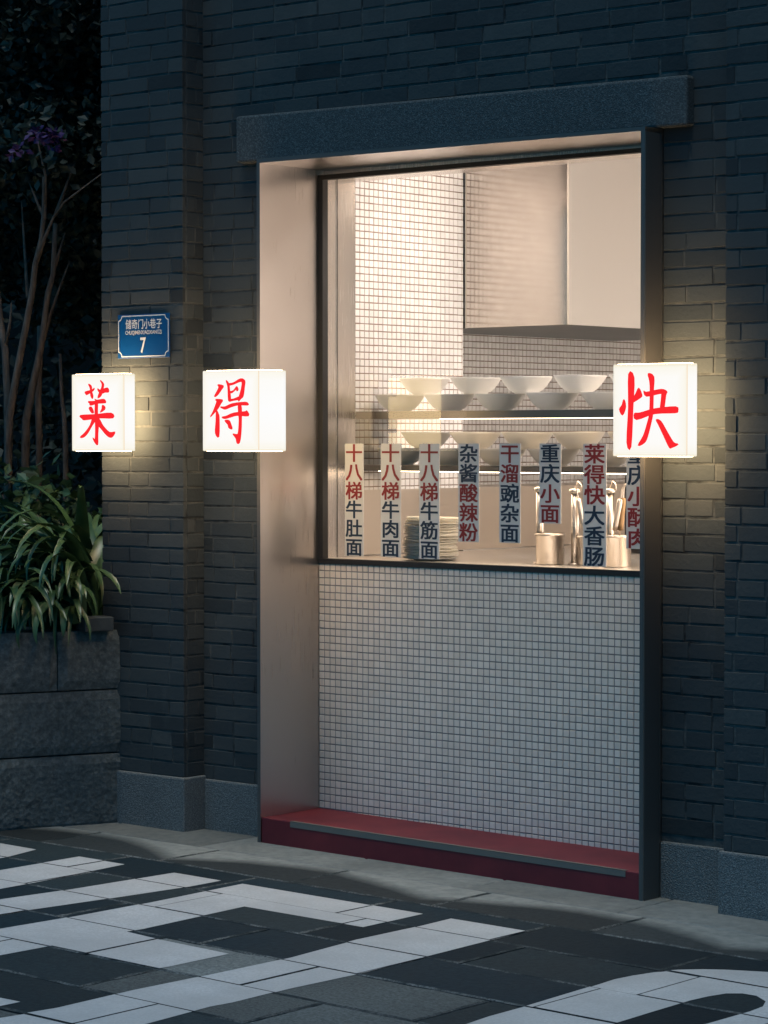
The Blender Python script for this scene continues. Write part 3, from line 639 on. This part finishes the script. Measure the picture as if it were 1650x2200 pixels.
for r in range(len(JY)-1):
    y1,y0=JY[r],JY[r+1]; x=JX[r]-8*PX[r]
    while x<6.5:
        xa,xb=x,x+PX[r]; x+=PX[r]
        if r==1 and abs(xa-.587)<.01: pass
        g=(.0018 if pr.random()<.3 else .0042+pr.uniform(0,.0035)) if r>1 else .003
        a,b,c,d=xa+g/2,xb-g/2,y0+g/2,y1-g/2
        dz=pr.uniform(-.0012,.0012) if r>1 else 0; z=lambda X:GZ(X)+dz
        mi=dark_of(r,(xa+xb)/2); ch=.004
        # slab with a chipped, slightly wandering edge
        ring=[]
        for (p,q) in (((a,c),(b,c)),((b,c),(b,d)),((b,d),(a,d)),((a,d),(a,c))):
            k=14
            for i in range(k):
                t=i/k; X=p[0]+(q[0]-p[0])*t; Y=p[1]+(q[1]-p[1])*t; j=.0 if i==0 else pr.uniform(-.001,.002)
                nx,ny=(0,1) if p[1]==q[1]==c else (0,-1) if p[1]==q[1] else (-1,0) if p[0]==b else (1,0)
                ring.append((X+nx*j,Y+ny*j,nx,ny))
        n=len(ring); cxm,cym=(a+b)/2,(c+d)/2
        top=[(X+(.0075+pr.uniform(-.002,.003))*(1 if X<cxm else -1),Y+(.0075+pr.uniform(-.002,.003))*(1 if Y<cym else -1),z(X)) for X,Y,_,_ in ring]
        mid=[(X,Y,z(X)-.003) for X,Y,_,_ in ring]; bot=[(X,Y,z(X)-.03) for X,Y,_,_ in ring]
        b0=len(pv_.v); pv_.v+=top+mid+bot; edge=5 if r>0 else mi
        for f_,m_ in [(tuple(range(n)),mi)]+[((n+i,n+(i+1)%n,(i+1)%n,i),edge) for i in range(n)]+[((2*n+i,2*n+(i+1)%n,n+(i+1)%n,n+i),mi) for i in range(n)]:
            pv_.f.append(tuple(b0+q for q in f_)); pv_.m.append(m_)
        for w_ in WPOLY:
            q=clip(w_,a+.0022,b-.0022,c+.0022,d-.0022)
            if len(q)>2:
                m=len(q); pt_.add([(X,Y,z(X)+.0012) for X,Y in q],[tuple(range(m))],0)
# bedding under the slabs and the wider street
pv_.build('pavement',[SLABG,SLABD,SLABM,APRON,MARGIN,WORN]).__setitem__('kind','structure')
pt_.build('painted_lettering',WPAINT).__setitem__('kind','structure')
mb=MB()
for xa,xb in ((-40,0),(0,40)):
    mb.quad((xa,-40,GZ(xa)-.008),(xb,-40,GZ(xb)-.008),(xb,14,GZ(xb)-.008),(xa,14,GZ(xa)-.008))
BED=mat('street_bed',(.05,.052,.05),.9); bump(BED,noise(BED,coords(BED),90,3),.5,.004)
tag(mb.build('street_ground',BED),kind='structure')

# ------------------------------------------------------------------ planter wall
pa=Vector((-.69,.01,0)); pd=Vector((.177,.43,0)).normalized(); pn=Vector((pd.y,-pd.x,0))
pw=empty('stone_planter',(-.80,-.25,0)); tag(pw,'dark stone block planter wall at the left end of the shop','planter')
mb=MB()
def block(s0,s1,z0,z1,dep=.16):
    # rough block: grid face with noise
    nu,nv=max(4,int((s1-s0)/.03)),max(4,int((z1-z0)/.03)); vs=[]
    for j in range(nv+1):
        for i in range(nu+1):
            s=s0+(s1-s0)*i/nu; z=z0+(z1-z0)*j/nv
            ed=min(i,nu-i,j,nv-j); q=pa-pd*s; o=mnoise.noise(Vector((s*5,z*5,z0*7)))*.008+mnoise.noise(Vector((s*19,z*19,3)))*.004-(.010 if ed==0 else 0)
            p=q+pn*o; vs.append((p.x,p.y,z))
    fs=[(j*(nu+1)+i+1,j*(nu+1)+i,(j+1)*(nu+1)+i,(j+1)*(nu+1)+i+1) for j in range(nv) for i in range(nu)]
    m=len(vs); ring=[i for i in range(nu+1)]+[j*(nu+1)+nu for j in range(1,nv+1)]+[nv*(nu+1)+i for i in range(nu-1,-1,-1)]+[j*(nu+1) for j in range(nv-1,0,-1)]
    back=[(Vector(vs[i])-pn*dep) for i in ring]
    fs+= [(ring[(k+1)%len(ring)],ring[k],m+k,m+(k+1)%len(ring)) for k in range(len(ring))]
    mb.add(vs+back,fs)
for (z0,z1,cuts) in ((-.02,.254,(-.02,.9,1.8,2.7)),(.258,.484,(-.02,.62,1.4,2.2,2.7)),(.488,.70,(-.02,.247,.95,1.6,2.7))):
    for a,b in zip(cuts[:-1],cuts[1:]): block(a+.002,b-.002,z0+.001,z1-.001)
mb.v=[(x+.80,y+.25,z) for x,y,z in mb.v]; mb.build('stone_block_wall',STONE,pw)
mb=MB(); e1=pa-pn*.10+pd*.0; e2=pa-pd*2.7-pn*.10
gx=24; gy=18; vs=[]
for j in range(gy+1):
    for i in range(gx+1):
        s=i/gx; p=e1.lerp(e2,s); x=p.x-4.2*(j/gy); y=p.y+(2.2*(j/gy))*1.0
        if j==0: pass
        vs.append((x+.8,y+.25,.655+.03*mnoise.noise(Vector((x*3,y*3,0)))))
fs=[(j*(gx+1)+i,j*(gx+1)+i+1,(j+1)*(gx+1)+i+1,(j+1)*(gx+1)+i) for j in range(gy) for i in range(gx)]
vs2=[(-.79+.8,.08+.25,.655),(-.79+.8,2.9+.25,.655),(-6+.8,2.9+.25,.655),(-6+.8,.08+.25,.655)]
mb.add(vs,fs); mb.quad(*vs2); mb.build('soil',SOIL,pw)
o=empty('loose_brick',(-.735,-.085,.70)); o.rotation_euler=(0,0,R(66)); tag(o,'loose pale brick lying on top of the planter wall','brick')
mb=MB(); mb.box(-.055,.055,-.05,.05,0,.05); ob=mb.build('brick_block',BRICK,o,bevel=.004)

# ------------------------------------------------------------------ planting
def strap(mb, base, az, length, width, rise, droop, mi=0, seg=12, twist=0, org=None):
    d=Vector((math.cos(az),math.sin(az),0)); s=Vector((-d.y,d.x,0)); p=Vector(base); an=rise; vs=[]
    for i in range(seg+1):
        t=i/seg; wd=width*(.55+.45*math.sin(math.pi*min(1,t*1.25+.15)))*(1-t**4)**.7 if t<1 else .0008
        nrm=(Vector((0,0,1))*math.cos(an)-d*math.sin(an)); sd_=s*math.cos(twist*t)+nrm*math.sin(twist*t)
        vs += [p-sd_*wd+nrm*wd*.35, p-nrm*wd*.12, p+sd_*wd+nrm*wd*.35]
        p=p+(d*math.cos(an)+Vector((0,0,1))*math.sin(an))*(length/seg); an-=droop/seg*(.4+1.2*t)
    if org is not None:
        for v in vs:
            q=v+Vector(org)
            if (q.x>-.80 and q.y>-.02) or q.x>-.635: return False
    fs=[]
    for i in range(seg):
        for k in (0,1): fs.append((i*3+k,i*3+k+1,(i+1)*3+k+1,(i+1)*3+k))
    mb.add(vs,fs,mi); return True
def lily(loc, n, lab, size=1, az0=None, dry=0, seed=0, extra=()):
    r=random.Random(seed); o=empty('strap_leaf_lily',loc); tag(o,lab,'plant','strap leaved lilies in the stone planter')
    mb=MB()
    done=0; tries=0
    while done<n and tries<n*30:
        tries+=1; az=r.uniform(-math.pi,math.pi) if az0 is None else az0+r.gauss(0,1.0)
        if strap(mb,(r.uniform(-.05,.05),r.uniform(-.05,.05),r.uniform(0,.05)),az,r.uniform(.32,.62)*size,r.uniform(.021,.034),R(r.uniform(40,88)),R(r.uniform(100,200)),twist=r.uniform(-.5,.5),org=loc): done+=1
    for (az,l,wd,ri,dr,z) in extra: strap(mb,(0,0,z),R(az),l,wd*1.2,R(ri),R(dr),org=loc)
    mb.build('leaves',LILY,o,smooth=True)
    if dry:
        mb=MB()
        for k in range(dry): strap(mb,(r.uniform(-.05,.05),r.uniform(-.05,.05),.06),r.uniform(-2.6,-.4),r.uniform(.12,.24),.010,R(r.uniform(0,40)),R(r.uniform(60,170)),twist=r.uniform(-2,2))
        mb.build('dry_leaves',DRYLEAF,o,smooth=True)
    return o
lily((-.88,.0,.68),56,'tall strap leaved lily nearest the brick pilaster',1.15,None,0,11,((-60,.60,.019,75,190,.1),(-50,.58,.018,70,195,.08),(-75,.62,.019,78,200,.1),(-35,.5,.017,70,200,.05),(200,.6,.017,80,120,.2),(215,.55,.016,70,110,.15),(-90,.55,.018,70,180,.1)))
lily((-.93,-.12,.68),44,'strap leaved lily drooping over the planter wall above the loose brick',.9,-1.0,0,23)
lily((-1.05,-.26,.68),46,'strap leaved lily at the left of the planter with brown dry leaves',.9,-1.2,16,31)
lily((-1.02,.20,.68),44,'tall strap leaved lily behind the lightbox with 莱',1.45,None,0,47)
lily((-1.22,.02,.68),44,'strap leaved lily at the far left edge below the tree trunks',1.2,None,0,53)
lily((-.815,-.10,.72),20,'small strap leaved lily at the corner where planter and pilaster meet',.62,R(-45),0,71)
lily((-.99,.0,.78),30,'tall arching strap leaved lily just below the lightbox with 莱',1.15,None,0,83)
def leafcloud(mb, c, rad, n, size, r, mi=0, squash=1):
    for _ in range(n):
        while True:
            p=Vector((r.uniform(-1,1),r.uniform(-1,1),r.uniform(-1,1)))
            if p.length<1: break
        p=Vector(c)+Vector((p.x*rad,p.y*rad,p.z*rad*squash)); d=Vector((r.gauss(0,1),r.gauss(0,1),r.gauss(0,.7)-.3)).normalized(); s=d.orthogonal().normalized(); s.rotate(Matrix.Rotation(r.uniform(0,6.28),3,d)); l=size*r.uniform(.6,1.3); wd=l*.32; u=d.cross(s)
        mb.add([p,p+d*l*.5+s*wd+u*l*.06,p+d*l,p+d*l*.5-s*wd+u*l*.06],[(0,1,2,3)],mi)
def bush(loc,n,rad,lab,seed,size=.06):
    o=empty('leafy_bush',loc); tag(o,lab,'bush'); r=random.Random(seed); mb=MB(); st_=MB()
    for k in range(9):
        a=r.uniform(0,6.28); e=Vector((math.cos(a)*rad*.7*r.random(),math.sin(a)*rad*.7*r.random(),rad*r.uniform(.7,1.9))); st_.tube([(0,0,0),e*.5+Vector((r.uniform(-.02,.02),0,.03)),e],[.008,.006,.003],6); leafcloud(mb,e,rad*.5,n//9,size,r)
    mb.build('foliage',BUSH,o); st_.build('stems',BARK,o)
bush((-1.42,.28,.66),700,.28,'dark leafy bush at the foot of the tree trunks',5)
bush((-1.18,.50,.66),500,.22,'low dark bush between the trunks and the brick pilaster',6)
def tp(px,py,Y): return at(px,py,1,Y)
def tree(lab, Y, pts, r0, r1, branches, crowns, seed, flowers=(), n=800, size=.05):
    base=tp(*pts[-1],Y); base.z=.64; o=empty('slender_tree',base); tag(o,lab,'tree','slender trees in the planter'); r=random.Random(seed)
    P=[tp(px,py,Y)-base for px,py in pts][::-1]; P[0]=Vector((0,0,0)); m=len(P)
    mb=MB(); mb.tube([p+Vector((r.uniform(-.004,.004),0,0)) for p in P],[r0+(r1-r0)*i/(m-1) for i in range(m)],10)
    for br in branches:
        Q=[tp(px,py,Y+dy)-base for px,py,dy in br]; mb.tube(Q,[.009*(1-.75*i/(len(Q)-1)) for i in range(len(Q))],7)
    mb.build('trunk',BARK,o,smooth=True)
    mb=MB()
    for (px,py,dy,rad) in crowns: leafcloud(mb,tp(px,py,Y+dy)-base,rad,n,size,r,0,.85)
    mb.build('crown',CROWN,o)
    if flowers:
        for (px,py,dy,rad,k) in flowers:
            mb=MB(); leafcloud(mb,tp(px,py,Y+dy)-base,rad,k,.032,r); mb.build('flower_cluster',FLOWER,o)
tree('leaning slender tree with purple flowers in its dark crown',.42,[(96,380),(96,455),(88,515),(77,570),(72,617),(57,694),(42,770),(29,846),(20,900),(10,1050)],.0165,.009,
 [[(80,560,0),(97,509,0),(115,467,0),(137,435,0),(218,374,-.05)],[(97,470,0),(82,440,0),(62,390,0)],[(96,440,0),(98,380,0),(80,300,0)],[(60,640,0),(52,520,.1),(46,430,.1)],[(120,460,0),(160,350,.1)]],
 [(100,300,.1,.28),(20,230,.2,.32),(180,350,.3,.22),(60,120,.2,.35),(150,180,.4,.3),(0,420,.2,.25),(60,20,.1,.3),(160,30,.3,.28),(110,-80,.2,.3),(-40,60,.2,.4)],3,[(82,288,-.25,.035,26),(112,302,-.25,.04,34),(48,322,-.25,.02,8),(25,325,-.25,.02,5),(118,285,-.25,.03,14)])
tree('slender tree with a rough mottled trunk, right of the leaning one',.48,[(118,480),(113,589),(103,630),(92,732),(82,780),(71,827),(57,904),(48,1060)],.018,.009,
 [[(92,732,0),(120,640,.05),(150,560,.1)],[(113,589,0),(140,500,.1)]],[(150,470,.35,.22),(190,300,.5,.25),(190,120,.5,.3),(120,560,.5,.18)],4)
tree('straight slender tree close behind the mottled trunk',.56,[(88,700),(84,800),(83,850),(83,932),(84,1060)],.0145,.012,[],[(60,500,.5,.2)],8)
tree('slender tree at the far left edge of the picture',.45,[(-20,560),(-4,640),(2,690),(10,751),(15,808),(17,846),(20,1050)],.017,.012,[[(10,751,0),(22,690,0),(24,650,0)]],[(-30,430,.2,.25),(-60,250,.2,.35),(10,560,.5,.2)],9)
tree('reddish thin tree partly behind the lightbox with 莱',.62,[(128,760),(133,846),(137,890),(141,945),(142,1050)],.013,.006,[],[(150,650,.5,.18)],10)
# thicket further back and an added dark backdrop blocking the sky behind it
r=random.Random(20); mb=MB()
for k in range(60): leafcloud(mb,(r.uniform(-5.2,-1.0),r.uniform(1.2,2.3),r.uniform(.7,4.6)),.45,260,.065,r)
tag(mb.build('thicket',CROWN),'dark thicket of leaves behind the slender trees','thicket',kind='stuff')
o=MB(); o.box(-12,XL,2.6,2.75,-.1,5.0); tag(o.build('backdrop_wall',BACKDROP),'tall dark backdrop wall added to block the sky behind the thicket','wall')
